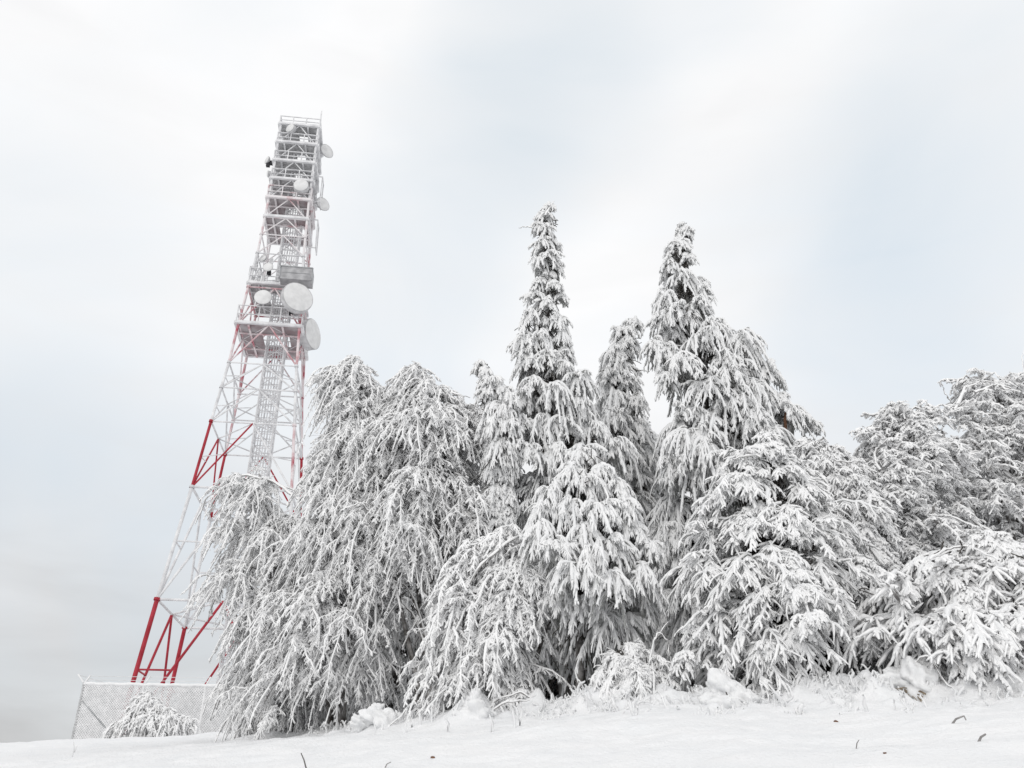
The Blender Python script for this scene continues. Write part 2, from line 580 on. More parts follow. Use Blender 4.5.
platform(25.17 + E_, .12, ['white', 'red_frost'], 'redgrate', 1.1)
platform(34.4 + E_, .10, ['pink', 'pink'], 'redgrate', .9, hole=.55)
platform(33.0 + E_, .02, ['white', 'pink'], 'redgrate', 0)
for h in (35.9, 37.35, 38.85, 40.36):
    platform(h + E_, .08, ['white', 'white'], 'grate', .75 if h < 40 else .62, hole=.35)
platform(28.0 + E_, .05, ['white', 'white'], 'grate', 1.0)


def dish(c, direc, rad, depth, parent=tower, mount=None, drum=True):
    """a microwave dish: drum or shallow bowl, radome skin, bracket back to the tower"""
    direc = unit(np.asarray(direc, float))
    a = Acc()
    if drum:
        prof = [(-depth, rad * .35), (-depth, rad * .8), (-depth * .8, rad), (0, rad), (0.0, rad * .96)]
    else:
        prof = [(-depth, .02), (-depth, rad * .25), (-depth * .72, rad * .6), (-depth * .35, rad * .88), (0, rad), (.02, rad * .97)]
    a.lathe(c, direc, prof, 28)
    o = tpart(a, 'dish_antenna', 'frostplate')
    s = Acc()
    s.lathe(c, direc, [(.012, rad * .955), (.05, rad * .8), (.075, rad * .45), (.085, .001)], 28)
    s.build('radome', 'radome', o, True, origin=TORG)
    if mount is not None:
        b = Acc()
        back = np.asarray(c) - direc * depth * .9
        b.bar(back, mount, .055, 6)
        b.bar(back - UP * rad * .4, np.asarray(mount) - UP * rad * .5, .035, 6)
        b.bar(np.asarray(mount) - UP * rad, np.asarray(mount) + UP * rad, .06, 6)
        b.build('bracket', 'white', o, True, origin=TORG)


def tpx(px, py, d):
    """point seen at that pixel in the plane d metres in front of (negative) the tower axis"""
    r_ = ray(px, py); o = np.array([0, 0, EYE])
    n = tv
    t = ((TC + tv * d - o) @ n) / (r_ @ n)
    return o + r_ * t


tocam = unit(np.array([0.30, -1, 0]))
big = tpx(298, 297, -2.7)
dish(big, (0.7, -1, -.02), .90, .45, mount=tp(1, -1, big[2] - .1))
dr = tpx(313, 334, -.4)
dish(dr, (1, -.30, 0), .92, .55, mount=tp(1, -.2, dr[2]))
d3 = tpx(263, 297, -2.3)
dish(d3, (.15, -1, .05), .50, .3, mount=tp(-.6, -1, d3[2]), drum=False)
d4 = tpx(268, 267, -2.0)
dish(d4, (.0, -1, .05), .30, .2, mount=tp(-.4, -1, d4[2]), drum=False)
d5 = tpx(301, 185, -1.7)
dish(d5, (.1, -1, 0), .46, .5, mount=tp(.6, -1, d5[2]))
d6 = tpx(290, 128, -1.5)
dish(d6, (-.45, -1, 0), .32, .3, mount=tp(-.5, -1, d6[2]))
d7 = tpx(327, 151, .2)
dish(d7, (1, -.9, 0), .50, .28, mount=tp(1, 0, d7[2]), drum=False)
d8 = tpx(323, 204, .2)
dish(d8, (1, -1.0, 0), .48, .28, mount=tp(1, 0, d8[2]), drum=False)
d9 = tpx(267, 160, -.6)
dish(d9, (-.8, -.7, .1), .27, .2, mount=tp(-1, -.5, d9[2]), drum=False)
d10 = tpx(268, 174, -.6)
dish(d10, (-1, -.3, -.2), .22, .35, mount=tp(-1, -.5, d10[2]), drum=False)
d11 = tpx(263, 258, -1.2)
dish(d11, (-.5, -1, .1), .26, .2, mount=tp(-1, -.7, d11[2]), drum=False)

# boxy cabinet hung on the front of the tower, with a dark rim
cbc = (tpx(280, 268, -2.0) + tpx(314, 287, -2.0)) / 2
cw = np.linalg.norm(tpx(313, 280, -2.0) - tpx(281, 280, -2.0)) / 2
chh = .42
ca = Acc().box(cbc, tu * cw, tv * .45, UP * chh)  # flat box-like platform panel jutting forward, built as a plain box
pnl = tpart(ca, 'boxy_panel', 'platform_panel', smooth=False)
rm = Acc()
for sx in (-1, 1):
    rm.bar(cbc + tu * cw * sx - tv * .46 - UP * chh, cbc + tu * cw * sx - tv * .46 + UP * chh, .035, 4)
rm.bar(cbc - tu * cw - tv * .46 + UP * chh, cbc + tu * cw - tv * .46 + UP * chh, .035, 4)
rm.bar(cbc - tu * cw * .85 - tv * .46, cbc + tu * cw * .85 - tv * .46, .012, 4)
rm.build('rim', 'steel', pnl, False, origin=TORG)
for sx in (-.7, .7):
    b = Acc().bar(cbc + tu * cw * sx + tv * .4, TC + tu * cw * sx + tu * .4 + tv * -1.5 + UP * cbc[2], .05, 5)
    b.build('bracket', 'white', pnl, True, origin=TORG)

# panel antennas of the left cluster and on the right side: a pole, then boxes
rg = np.random.default_rng(3)
for (px, py, dd) in ((251, 271, -1.2), (256, 266, -.6), (259, 277, -1.5), (253, 282, -1.0), (263, 281, -1.6), (317, 184, .2), (316, 190, -.5), (316, 166, .3), (271, 263, -1.4)):
    c = tpx(px, py, dd)
    a = Acc().box(c, tu * .09, tv * .07, UP * .30, 0)
    a.bar(c + tv * .12 - UP * .5, c + tv * .12 + UP * .45, .035, 6, 1)
    side = -1 if px < 280 else 1
    a.bar(c + tv * .12, tp(side, np.clip(dd / 1.4, -1, 1), c[2]), .03, 5, 1)
    o = tpart(a, 'panel_antenna', ['frostplate', 'white'], smooth=False)
for (px, py, dd) in ((269, 273, -1.7), (291, 313, -1.7), (268, 165, -.5), (271, 163, -.5)):
    c = tpx(px, py, dd)
    a = Acc().box(c, tu * .11, tv * .1, UP * .12)
    tpart(a, 'radio_unit', 'dark', smooth=False)
# lightning rod and maintenance ladder on the right side
lr = Acc()
lb = tp(1.05, -.9, 39.5 + E_)
lr.tubes(np.stack([lb, lb + UP * 1.3, lb + UP * 2.4])[None], np.array([[.07, .06, .035]]), 6)
tpart(lr, 'lightning_rod', 'white')
for h0, h1 in ((31.5, 33.6), (35.0, 37.0)):
    ol = Acc()
    q0, q1 = tp(1.0, -.4, h0 + E_) + tu * .55, tp(1.0, -.4, h1 + E_) + tu * .55
    ol.bar(q0, q1, .04, 5)
    ol.bar(q0, q0 - tu * .55, .04, 5).bar(q1, q1 - tu * .55, .04, 5)
    ol.bar(q0 + tv * .8, q1 + tv * .8, .04, 5).bar(q0, q0 + tv * .8, .03, 5).bar(q1, q1 + tv * .8, .03, 5)
    tpart(ol, 'outrigger', 'white')

# ------------------------------------------------------------------ fence round the tower foot
FA = at(72, 741, 36.0); FB = at(262, 741, 35.0)
FA[2] = gz(FA[0], FA[1]); FB[2] = gz(FB[0], FB[1])
FH = 2.05
fence = empty('chain_link_fence', FA)
tag(fence, 'frosted chain link fence enclosing the foot of the mast', 'fence')
fdir = unit(np.array([FB[0] - FA[0], FB[1] - FA[1], 0])); flen = float(np.linalg.norm((FB - FA)[:2]))
FC = FA + np.array([-1.2, 13.0, 0]); FC[2] = gz(FC[0], FC[1])
sdir = unit(np.array([FC[0] - FA[0], FC[1] - FA[1], 0])); slen = float(np.linalg.norm((FC - FA)[:2]))


def fence_run(A, d, L, z0, z1, nposts, brace):
    base = lambda s: np.array([*(A[:2] + d[:2] * s), z0 + (z1 - z0) * s / L])
    m = Acc()
    pitch, hh = .105, FH - .05
    prs = []
    for k in range(int((L + hh) / pitch)):
        for sg in (1, -1):
            s0 = k * pitch if sg == 1 else k * pitch
            # a wire climbing at 45 degrees, clipped to the run
            a0, a1 = (s0 - hh, s0) if sg == 1 else (s0, s0 - hh)
            lo, hi = (a0, 0.0), (a1, hh)
            pts = []
            for (s, h) in (lo, hi):
                pts.append([s, h])
            (sA, hA), (sB, hB) = pts
            def clip(p, q):
                if p[0] < 0:
                    t = -p[0] / (q[0] - p[0]); p = [0, p[1] + (q[1] - p[1]) * t]
                if p[0] > L:
                    t = (L - p[0]) / (q[0] - p[0]); p = [L, p[1] + (q[1] - p[1]) * t]
                return p
            if max(sA, sB) <= 0 or min(sA, sB) >= L:
                continue
            pA, pB = clip([sA, hA], [sB, hB]), clip([sB, hB], [sA, hA])
            off = .006 * sg * np.array([d[1], -d[0], 0])
            prs.append((base(pA[0]) + UP * pA[1] + off, base(pB[0]) + UP * pB[1] + off))
    m.bars(prs, .0255, 4)
    m.build('wire_mesh', 'wire', fence, True, origin=FA)
    for k in range(nposts):
        s = L * k / (nposts - 1)
        p = Acc().bar(base(s) - UP * .3, base(s) + UP * (FH + .05), .055, 6)
        p.bar(base(s) + UP * FH, base(s) + UP * (FH + .35) + np.array([d[1], -d[0], 0]) * -.3, .035, 5)
        p.build('post', 'wire', fence, True, origin=FA)
    t = Acc()
    t.tubes(np.stack([base(s) + UP * (FH + .01 * math.sin(s * 7)) for s in np.linspace(0, L, 60)])[None], .055 + .02 * rg.random((1, 60)), 6)
    t.build('top_rail', 'heavy_snow', fence, True, origin=FA)
    w = Acc()
    back = np.array([d[1], -d[0], 0]) * -.3
    for h_, f_ in ((.17, .5), (.33, 1)):
        w.bar(base(0) + UP * (FH + h_) + back * f_, base(L) + UP * (FH + h_) + back * f_, .012, 4)
    w.build('barbed_wire', 'wire', fence, True, origin=FA)
    for s in brace:
        b = Acc().bar(base(s[0]) + UP * s[1], base(s[2]) + UP * s[3], .035, 6)
        b.build('brace', 'steel', fence, True, origin=FA)


fence_run(FA, fdir, flen, FA[2], FB[2], 4, ((.1, 1.4, 1.4, .35),))
fence_run(FA, sdir, slen, FA[2], FC[2], 5, ())

# equipment shed with a snowy roof behind the fence
SH = at(212, 735, 47); SH[2] = gz(SH[0], SH[1])
shed = empty('equipment_shed', SH)
tag(shed, 'pale equipment shed with a thick snowy roof, mostly hidden behind the fence', 'shed')
Acc().box(SH + UP * 1.2, tu * 1.6, tv * 1.3, UP * 1.3).build('wall', 'frostplate', shed, False, origin=SH)
rf = Acc()
rf.tubes(np.stack([SH + UP * 2.62 + tu * s for s in np.linspace(-1.85, 1.85, 12)])[None], np.concatenate([[.02], .22 + .05 * rg.random(10), [.02]])[None], 8)
ro = Acc().box(SH + UP * 2.62, tu * 1.8, tv * 1.5, UP * .12).build('roof', 'heavy_snow', shed, False, origin=SH)


# ------------------------------------------------------------------ frosted trees
def curve(o, d, L, droop, n, wig, rng):
    t = np.linspace(0, 1, n + 1)
    P = o[:, None] + d[:, None] * (L[:, None] * t)[..., None]
    P[..., 2] -= (L * droop)[:, None] * t ** 2
    w = np.cumsum(rng.normal(size=(len(o), n + 1, 3)), 1) * (wig * L)[:, None, None] / np.sqrt(n)
    w -= w[:, :1]
    return P + w


def interp(P, t):
    n = P.shape[1] - 1
    x = np.clip(t * n, 0, n - 1e-4); i = x.astype(int); f = (x - i)[:, None]
    r_ = np.arange(len(P))
    return P[r_, i] * (1 - f) + P[r_, i + 1] * f, unit(P[r_, i + 1] - P[r_, i])


def prof(n, N, r, rng, tip=.25, lump=.22):
    t = np.linspace(0, 1, n + 1)
    b = np.interp(t, [0, .15, .75, 1], [.8, 1, .85, tip])
    return r[:, None] * b[None] * (1 + lump * rng.normal(size=(N, n + 1)).clip(-1.6, 1.6))


PINE = dict(nb=26, spread=1.6, elev=.30, droop=1.25, lm=(.45, .78), nf=34, fl=.175, fang=.6, fdown=.75, rb=.030, rf=.0150, wig=.07, ns=0, fdroop=.5, ft0=.0)
BIRCH = dict(under=None, nb=10, spread=1.0, elev=.40, droop=1.25, lm=(.5, 1.15), nf=30, fl=.22, fang=.8, fdown=.25, rb=.018, rf=.0135, wig=.09, ns=2, fdroop=.3, ft0=.05)
WEEP = dict(under=None, nb=4, spread=.6, elev=.22, droop=1.25, lm=(.6, 1.5), nf=24, fl=.19, fang=.85, fdown=.25, rb=.017, rf=.0125, wig=.12, ns=2, fdroop=.3, ft0=.05)
TANGLE = dict(under=None, nb=4, spread=.9, elev=.15, droop=.55, lm=(.5, 1.2), nf=20, fl=.20, fang=.95, fdown=.12, rb=.019, rf=.0140, wig=.16, ns=2, fdroop=.3, ft0=.05)
SHAG = dict(nb=15, spread=1.0, elev=.12, droop=.7, lm=(.5, 1.1), nf=19, fl=.28, fang=.7, fdown=.35, rb=.025, rf=.0185, wig=.09, ns=1, fdroop=.3, ft0=.05)


def crown(acc, O, out, s, prm, rng, rs=1.0, dens=1.0):
    """a crown of drooping branchlets with rime covered fingers; material 0 = rime, 1 = dark needles or bark under it, 2 = snow load"""
    nb, nf, ns = prm['nb'], max(3, int(round(prm['nf'] * dens))), prm['ns']
    i1 = np.repeat(np.arange(len(O)), nb); N1 = len(i1)
    az = np.arctan2(out[i1, 1], out[i1, 0]) + rng.normal(size=N1) * prm['spread']
    el = prm['elev'] + rng.normal(size=N1) * .25
    d = np.stack([np.cos(az) * np.cos(el), np.sin(az) * np.cos(el), np.sin(el)], -1)
    vary = rng.uniform(.7, 1.35, len(O)); vdr = rng.uniform(.75, 1.3, len(O))   # every spray has its own habit
    L = s[i1] * rng.uniform(*prm['lm'], N1)
    o = O[i1] + rng.normal(size=(N1, 3)) * (s[i1] * .10)[:, None]
    P1 = curve(o, d, L, prm['droop'] * vdr[i1] * rng.uniform(.5, 1.5, N1), 8, prm['wig'], rng)
    R1 = prof(8, N1, prm['rb'] * rs * rng.uniform(.8, 1.3, N1), rng, .5)
    dh = d * np.array([1, 1, 0])
    acc.tubes(P1, R1, 6, 2, 1, ref=dh * .5, botcos=-.6)
    # fingers
    i2 = np.repeat(np.arange(N1), nf); N2 = len(i2)
    t0 = prm['ft0'] + (1 - prm['ft0']) * rng.random(N2) ** .85
    b, T = interp(P1[i2], t0)
    lat = unit(np.cross(T, np.array([0.01, 0.02, 1.0])))
    sg = np.where(rng.random(N2) < .5, -1, 1)[:, None]
    ang = prm['fang'] * rng.uniform(.5, 1.4, N2)[:, None]
    d2 = T * np.cos(ang) + lat * sg * np.sin(ang) + rng.normal(size=(N2, 3)) * .16
    d2[:, 2] -= prm['fdown'] * rng.uniform(.3, 1.2, N2)
    d2 = unit(d2)
    sl = np.sqrt(s[i1][i2] / .7)
    L2 = prm['fl'] * .75 * sl * vary[i1][i2] * rng.uniform(.5, 1.25, N2) * (1.1 - .4 * t0)
    P2 = curve(b, d2, L2, prm['fdroop'] * rng.uniform(.3, 1.6, N2), 4, .05, rng)
    R2 = prof(4, N2, prm['rf'] * rs * rng.uniform(.7, 1.3, N2), rng, .3)
    acc.tubes(P2, R2, 4, 0, prm.get('under', 1), ref=dh[i2] * .6, phase=np.pi / 4, botcos=-.6)
    if ns:
        i3 = np.repeat(np.arange(N2), ns); N3 = len(i3)
        t0 = rng.uniform(.25, .95, N3)
        b, T = interp(P2[i3], t0)
        lat = unit(np.cross(T, np.array([0.01, 0.02, 1.0])))
        sg = np.where(rng.random(N3) < .5, -1, 1)[:, None]
        d3 = unit(T * .75 + lat * sg * .7 + rng.normal(size=(N3, 3)) * .25 - np.array([0, 0, .2]))
        P3 = curve(b, d3, L2[i3] * rng.uniform(.25, .6, N3), np.full(N3, .2), 2, .05, rng)
        acc.tubes(P3, prof(2, N3, prm['rf'] * rs * .9 * rng.uniform(.7, 1.2, N3), rng, .35), 3, 0, None, ref=dh[i2][i3] * .6)
    return P1


def tree(name, label, cat, rows, top, base, Y, kind, rime, seed, size=(.28, .85), pack=.85, group=None, depthk=.9, dens=1.0, rs=1.0, lean=0.0, extra=(), trunk_r=.10, dark='needles', maxback=.45, sweep=(0, 0), lobes=(), arch=.18, arcs=0, holes=(), weep=0, stems=1, inner=True):
    """rows: (py, left px, right px) outline of the crown at distance Y, which is turned into a body with depth; top and base: pixels of the stem"""
    rng = np.random.default_rng(seed)
    rows = np.array(rows, float)
    mpp = Y / FPX * 1.08                       # metres per pixel there
    B = at(base[0], base[1], Y)
    B[2] = gz(B[0], B[1]) - .05
    Tp = at(top[0], top[1], Y + lean)
    root = empty(name, B)
    tag(root, label, cat, group)
    # lobes: poisson picks on the near half and the far half of the crown's surface
    y0, y1 = rows[0, 0], rows[-1, 0]
    xs0, xs1 = rows[:, 1].min(), rows[:, 2].max()
    lob = []
    inhole = lambda px, py: any(((px - h[0]) / h[2]) ** 2 + ((py - h[1]) / h[3]) ** 2 < 1 for h in holes)
    for half in (0, 1):
        pts = []
        if half == 0:
            for px, py, rp in lobes:                 # lobes read off one by one
                py = py - .35 * rp
                l = np.interp(py, rows[:, 0], rows[:, 1]); r = np.interp(py, rows[:, 0], rows[:, 2])
                l, r = min(l, px - rp * .6), max(r, px + rp * .6)
                pts.append((px, py, rp * 1.1, rp * mpp * 1.35, l, r, (r - l) / 2 * mpp, 1))
        tries = int(5200 if half == 0 else 2400)
        for _ in range(0 if weep else tries):
            py = rng.uniform(y0, y1); l = np.interp(py, rows[:, 0], rows[:, 1]); r = np.interp(py, rows[:, 0], rows[:, 2])
            px = rng.uniform(xs0, xs1)
            if abs(px - (l + r) / 2) > (r - l) / 2 * (.8 if lobes else 1.0):
                continue
            if half == 0 and inhole(px, py):
                continue
            hw = (r - l) / 2 * mpp
            s = np.clip(hw * .62, size[0], size[1]) * rng.uniform(.7, 1.3)
            sp = s / mpp * pack * (1 if half == 0 else 1.25) * (1.05 if lobes else 1)
            if pts:
                qa = np.array([q[:3] for q in pts])
                if np.any((px - qa[:, 0]) ** 2 + ((py - qa[:, 1]) * 1.1) ** 2 < (.5 * (sp + qa[:, 2])) ** 2):
                    continue
            pts.append((px, py, sp, s, l, r, hw, 0))
        for px, py, sp, s, l, r, hw, read in pts:
            u = ((px - (l + r) / 2) / max((r - l) / 2, 1)); u = float(np.clip(u, -1, 1))
            dz = math.sqrt(1 - u * u) * hw * depthk * rng.uniform(.75, 1.05) * (.7 if lobes and not read else 1)
            f_ = (py - y0) / (y1 - y0)
            ya = Y + lean * (1 - f_)
            dep = ya - dz if half == 0 else ya + dz * maxback * 2
            c = at(px, py, dep)
            ax = at((l + r) / 2, py, ya)
            o2 = np.array([c[0] - ax[0], c[1] - ax[1], 0.0]) + rng.normal(size=3) * np.array([.12, .12, 0]) * hw
            n = np.linalg.norm(o2)
            o2 = o2 / n if n > .02 else np.array([0, -1.0, 0])
            o2 = o2 + np.array([sweep[0], sweep[1], 0]); o2 = o2 / max(np.linalg.norm(o2), .05)
            k = min((.2 if read else .55) * s, n * .9)
            o_ = c - o2 * k
            lob.append((o_, o2, s, ax))
    arcl = []
    for _ in range(arcs):                          # long limbs that arch out of the crown and hang over
        f_ = rng.uniform(.0, .65)
        py = y0 + (y1 - y0) * f_
        l = np.interp(py, rows[:, 0], rows[:, 1]); r = np.interp(py, rows[:, 0], rows[:, 2])
        a = rng.uniform(-2.9, -.25)
        dv = np.array([math.cos(a) + sweep[0] * .6, math.sin(a) + sweep[1] * .6, 0]); dv = dv / np.linalg.norm(dv)
        hw = (r - l) / 2 * mpp
        Lr = hw * rng.uniform(.9, 1.35)
        d_ = dv * .85 + UP * rng.uniform(.3, .8)
        tt_ = np.linspace(0, 1, 14)[:, None]
        q = at((l + r) / 2, py, Y + lean * (1 - f_)) + d_ * Lr * tt_ - UP * Lr * rng.uniform(.9, 1.5) * tt_ ** 2
        q = q + np.cumsum(rng.normal(size=q.shape), 0) * .012
        arcl.append(q)
        for t_ in np.linspace(.3, 1, 6):
            i_ = int(t_ * 13)
            tg = q[min(i_ + 1, 13)] - q[i_ - 1]
            h2 = np.array([tg[0], tg[1], 0]); h2 = h2 / max(np.linalg.norm(h2), .02)
            lob.append((q[i_], h2, size[0] * rng.uniform(.6, 1.0), q[i_] - UP * .01))
    if weep:
        # limbs that climb from the stem, arch over and hang; twig sprays on both sides of each
        tw_pts = []
        for _ in range(4000):
            if len(tw_pts) >= weep:
                break
            py = rng.uniform(y0, y0 + (y1 - y0) * .93); px = rng.uniform(xs0, xs1)
            l = np.interp(py, rows[:, 0], rows[:, 1]); r = np.interp(py, rows[:, 0], rows[:, 2])
            if px < l or px > r or inhole(px, py):
                continue
            sp = (r - l) * .11 + 5
            if any(abs(px - q[0]) + abs(py - q[1]) * .8 < sp for q in tw_pts):
                continue
            tw_pts.append((px, py, l, r))
        for px, py, l, r in tw_pts:
            hw = (r - l) / 2 * mpp
            u = np.clip((px - (l + r) / 2) / max((r - l) / 2, 1), -1, 1)
            dz = math.sqrt(1 - u * u) * hw * depthk * rng.uniform(.3, 1.0) * rng.choice([-1, -1, -1, 1])
            tg = at(px, py, Y + dz)
            f_ = (py - base[1]) / (top[1] - base[1])
            sx = base[0] + (top[0] - base[0]) * f_ * .8
            ax = at(sx, py, Y)
            rad = np.array([tg[0] - ax[0], tg[1] - ax[1], 0]); dist = np.linalg.norm(rad)
            z0 = max(B[2] + .25, tg[2] - dist * rng.uniform(.5, 1.1) - .3)
            p0 = np.array([ax[0], ax[1], z0]); p0[:2] = p0[:2] * .85 + B[:2] * .15
            p1 = p0 + rad * rng.uniform(.45, .75) + UP * (tg[2] - z0 + dist * rng.uniform(.25, .55) + .15)
            hang = rng.uniform(.15, .5) * min(1.0, dist + .3)
            p2 = tg + rad * .06 + np.array([sweep[0], sweep[1], 0]) * .25 * dist
            t_ = np.linspace(0, 1, 15)[:, None]
            q = p0 * (1 - t_) ** 2 + 2 * p1 * t_ * (1 - t_) + p2 * t_ ** 2
            q = q - UP * hang * np.clip(t_ - .7, 0, 1) ** 1.5 * 4 + np.cumsum(rng.normal(size=(15, 3)), 0) * .014
            arcl.append(q)
            for k_, t1 in enumerate(np.linspace(.34, 1, 9)):
                i_ = int(t1 * 14)
                if holes and inhole(*to_px(q[i_])):
                    continue
                tg_ = unit(q[min(i_ + 1, 14)] - q[i_ - 1])
                lat = unit(np.cross(tg_, [.01, .02, 1.0]))
                h2 = tg_ * np.array([1, 1, 0]) * rng.uniform(.3, 1.0) + lat * (1 if (k_ % 2) else -1) * rng.uniform(.3, 1.1) * (1 - .5 * t1)
                h2 = h2 / max(np.linalg.norm(h2), .05)
                lob.append((q[i_], h2, size[0] * rng.uniform(.7, 1.25) * (1.1 - .35 * t1), q[i_] - UP * .01))
    O = np.array([k[0] for k in lob]); out = np.array([k[1] for k in lob]); sz = np.array([k[2] for k in lob])
    # keep lobes above the ground
    g = ground_z(O[:, 0], O[:, 1], False)
    keep = O[:, 2] > g + .25
    O, out, sz = O[keep], out[keep], sz[keep]
    # stem(s)
    tr = Acc()
    n = 14
    t = np.linspace(0, 1, n)
    stem = B[None] * (1 - t[:, None]) + Tp[None] * t[:, None]
    mids = np.interp(np.linspace(base[1], top[1], n), rows[:, 0], (rows[:, 1] + rows[:, 2]) / 2)
    for i in range(1, n):
        py = base[1] + (top[1] - base[1]) * t[i]
        if py < rows[-1, 0]:
            q = at(mids[i] * .7 + .3 * (base[0] + (top[0] - base[0]) * t[i]), py, Y + lean * t[i])
            stem[i, :2] = stem[i, :2] * .4 + q[:2] * .6
    rr = trunk_r * (1 - t) ** .8 + .02
    tr.tubes(stem[None], rr[None], 9, 0, None)
    for k in range(stems - 1):
        a = rng.uniform(.2, 2.94); l = rng.uniform(.45, .7)
        off = np.array([math.cos(a), math.sin(a), 0]) * (Tp[2] - B[2]) * rng.uniform(.06, .16)
        st = stem + off[None] * (t[:, None] ** 1.2) + np.array([math.cos(a), math.sin(a), 0]) * .15
        st[:, 2] = B[2] + (st[:, 2] - B[2]) * l
        tr.tubes(st[None], (rr * .7)[None], 8, 0, None)
    # limbs from the stem out to every lobe
    lim = tr
    hz = stem[:, 2]
    zz = np.clip(O[:, 2] + np.minimum(.35 * sz, .3) * rng.uniform(-2.2, .6, len(O)), B[2] + .3, Tp[2] - .05)
    root_p = np.stack([np.interp(zz, hz, stem[:, 0]), np.interp(zz, hz, stem[:, 1]), zz], -1)
    tt = np.linspace(0, 1, 6)[None, :, None]
    LP = root_p[:, None] * (1 - tt) + O[:, None] * tt
    LP[..., 2] += (np.sin(tt[..., 0] * np.pi) * arch * np.linalg.norm(O - root_p, axis=1)[:, None])
    if not weep:
        lim.tubes(LP, np.linspace(.042, .022, 6)[None] * rng.uniform(.7, 1.3, (len(O), 1)) * min(1.2, trunk_r / .1), 6, 1, 0, botcos=-.2)
    for q in arcl:
        lim.tubes(q[None], (np.linspace(.036, .014, len(q)) * (1 + .2 * rng.normal(size=len(q))))[None], 6, 1, 0, botcos=-.6)
    lim.build('trunk', ['bark', rime], root, True, origin=B)
    cr = Acc()
    crown(cr, O, out, sz, kind, rng, rs, dens)
    # inner bare twigs along the limbs, their dark colour stands in for hollow shade
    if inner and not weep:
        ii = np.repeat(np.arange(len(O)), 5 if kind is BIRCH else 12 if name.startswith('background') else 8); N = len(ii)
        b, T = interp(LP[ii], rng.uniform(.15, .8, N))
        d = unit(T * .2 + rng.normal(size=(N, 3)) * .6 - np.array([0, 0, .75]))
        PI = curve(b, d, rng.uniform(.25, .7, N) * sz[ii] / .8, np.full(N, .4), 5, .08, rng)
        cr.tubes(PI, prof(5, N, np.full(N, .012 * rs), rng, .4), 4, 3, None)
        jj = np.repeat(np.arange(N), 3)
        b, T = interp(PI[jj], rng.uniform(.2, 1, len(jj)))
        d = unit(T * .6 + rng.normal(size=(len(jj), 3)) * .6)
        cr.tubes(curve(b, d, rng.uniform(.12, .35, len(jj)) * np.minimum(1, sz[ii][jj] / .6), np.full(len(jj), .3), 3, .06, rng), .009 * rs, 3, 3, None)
    # single shoots sticking out of the outline, from pixel paths
    for pts, r0 in extra:
        q = []
        for px, py in pts:
            l, r = np.interp(py, rows[:, 0], rows[:, 1]), np.interp(py, rows[:, 0], rows[:, 2])
            u = np.clip((px - (l + r) / 2) / max((r - l) / 2, 1), -1, 1)
            q.append(at(px, py, Y - math.sqrt(1 - u * u) * (r - l) / 2 * mpp * depthk - .12))
        q = np.array(q)
        tq = np.linspace(0, 1, len(q) * 4)
        tk = np.linspace(0, 1, len(q))
        q = np.stack([np.interp(tq, tk, q[:, k]) for k in range(3)], -1)
        q = q + rng.normal(size=q.shape) * .008
        cr.tubes(q[None], (r0 * np.linspace(1, .5, len(q)) * (1 + .25 * rng.normal(size=len(q))))[None], 6, 0, 1, botcos=-.6)
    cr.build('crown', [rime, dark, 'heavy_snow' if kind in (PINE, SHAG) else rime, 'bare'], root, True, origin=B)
    return root


ROWS = {}
# ---- tall pines
tree('pine_tree', 'tall narrow snow laden pine with the highest twisted tip', 'pine',
     [(203, 540, 552), (215, 534, 555), (232, 528, 557), (248, 530, 566), (264, 530, 568), (275, 534, 560), (290, 528, 572), (303, 524, 571), (322, 516, 568), (345, 511, 574), (370, 510, 580), (392, 506, 592), (420, 500, 603), (450, 494, 615), (480, 488, 630), (520, 490, 640), (570, 495, 640), (640, 500, 640)],
     (548, 205), (566, 712), 16.5, PINE, 'rime', 11, extra=[([(545, 215), (552, 204), (554, 201)], .02), ([(533, 228), (524, 226), (519, 228)], .018)], size=(.3, .75), lobes=[(549.5, 207.0, 8.1), (542.6, 216.7, 11.3), (547.9, 232.4, 13.7), (540.6, 245.8, 14.5), (549.5, 257.9, 14.5), (536.6, 262.7, 11.3), (556.0, 285.7, 10.5), (537.4, 282.9, 9.7), (531.7, 297.1, 12.9), (544.6, 307.2, 17.0), (527.7, 319.3, 18.6), (560.0, 321.3, 12.9), (522.4, 343.5, 18.6), (540.6, 339.5, 19.4), (564.0, 337.5, 12.9), (566.9, 353.6, 12.9), (526.5, 363.7, 21.0), (548.7, 359.7, 18.2), (562.8, 367.8, 18.2), (532.5, 388.0, 23.4), (581.0, 381.9, 21.0), (556.8, 396.0, 26.3), (581.0, 408.2, 23.4), (597.2, 432.4, 21.0), (514.3, 428.4, 23.4), (544.6, 424.3, 23.4), (568.9, 428.4, 23.4), (504.2, 452.6, 20.2), (528.5, 456.6, 23.4), (556.8, 456.6, 23.4), (589.1, 456.6, 23.4), (615.3, 448.6, 20.2)])
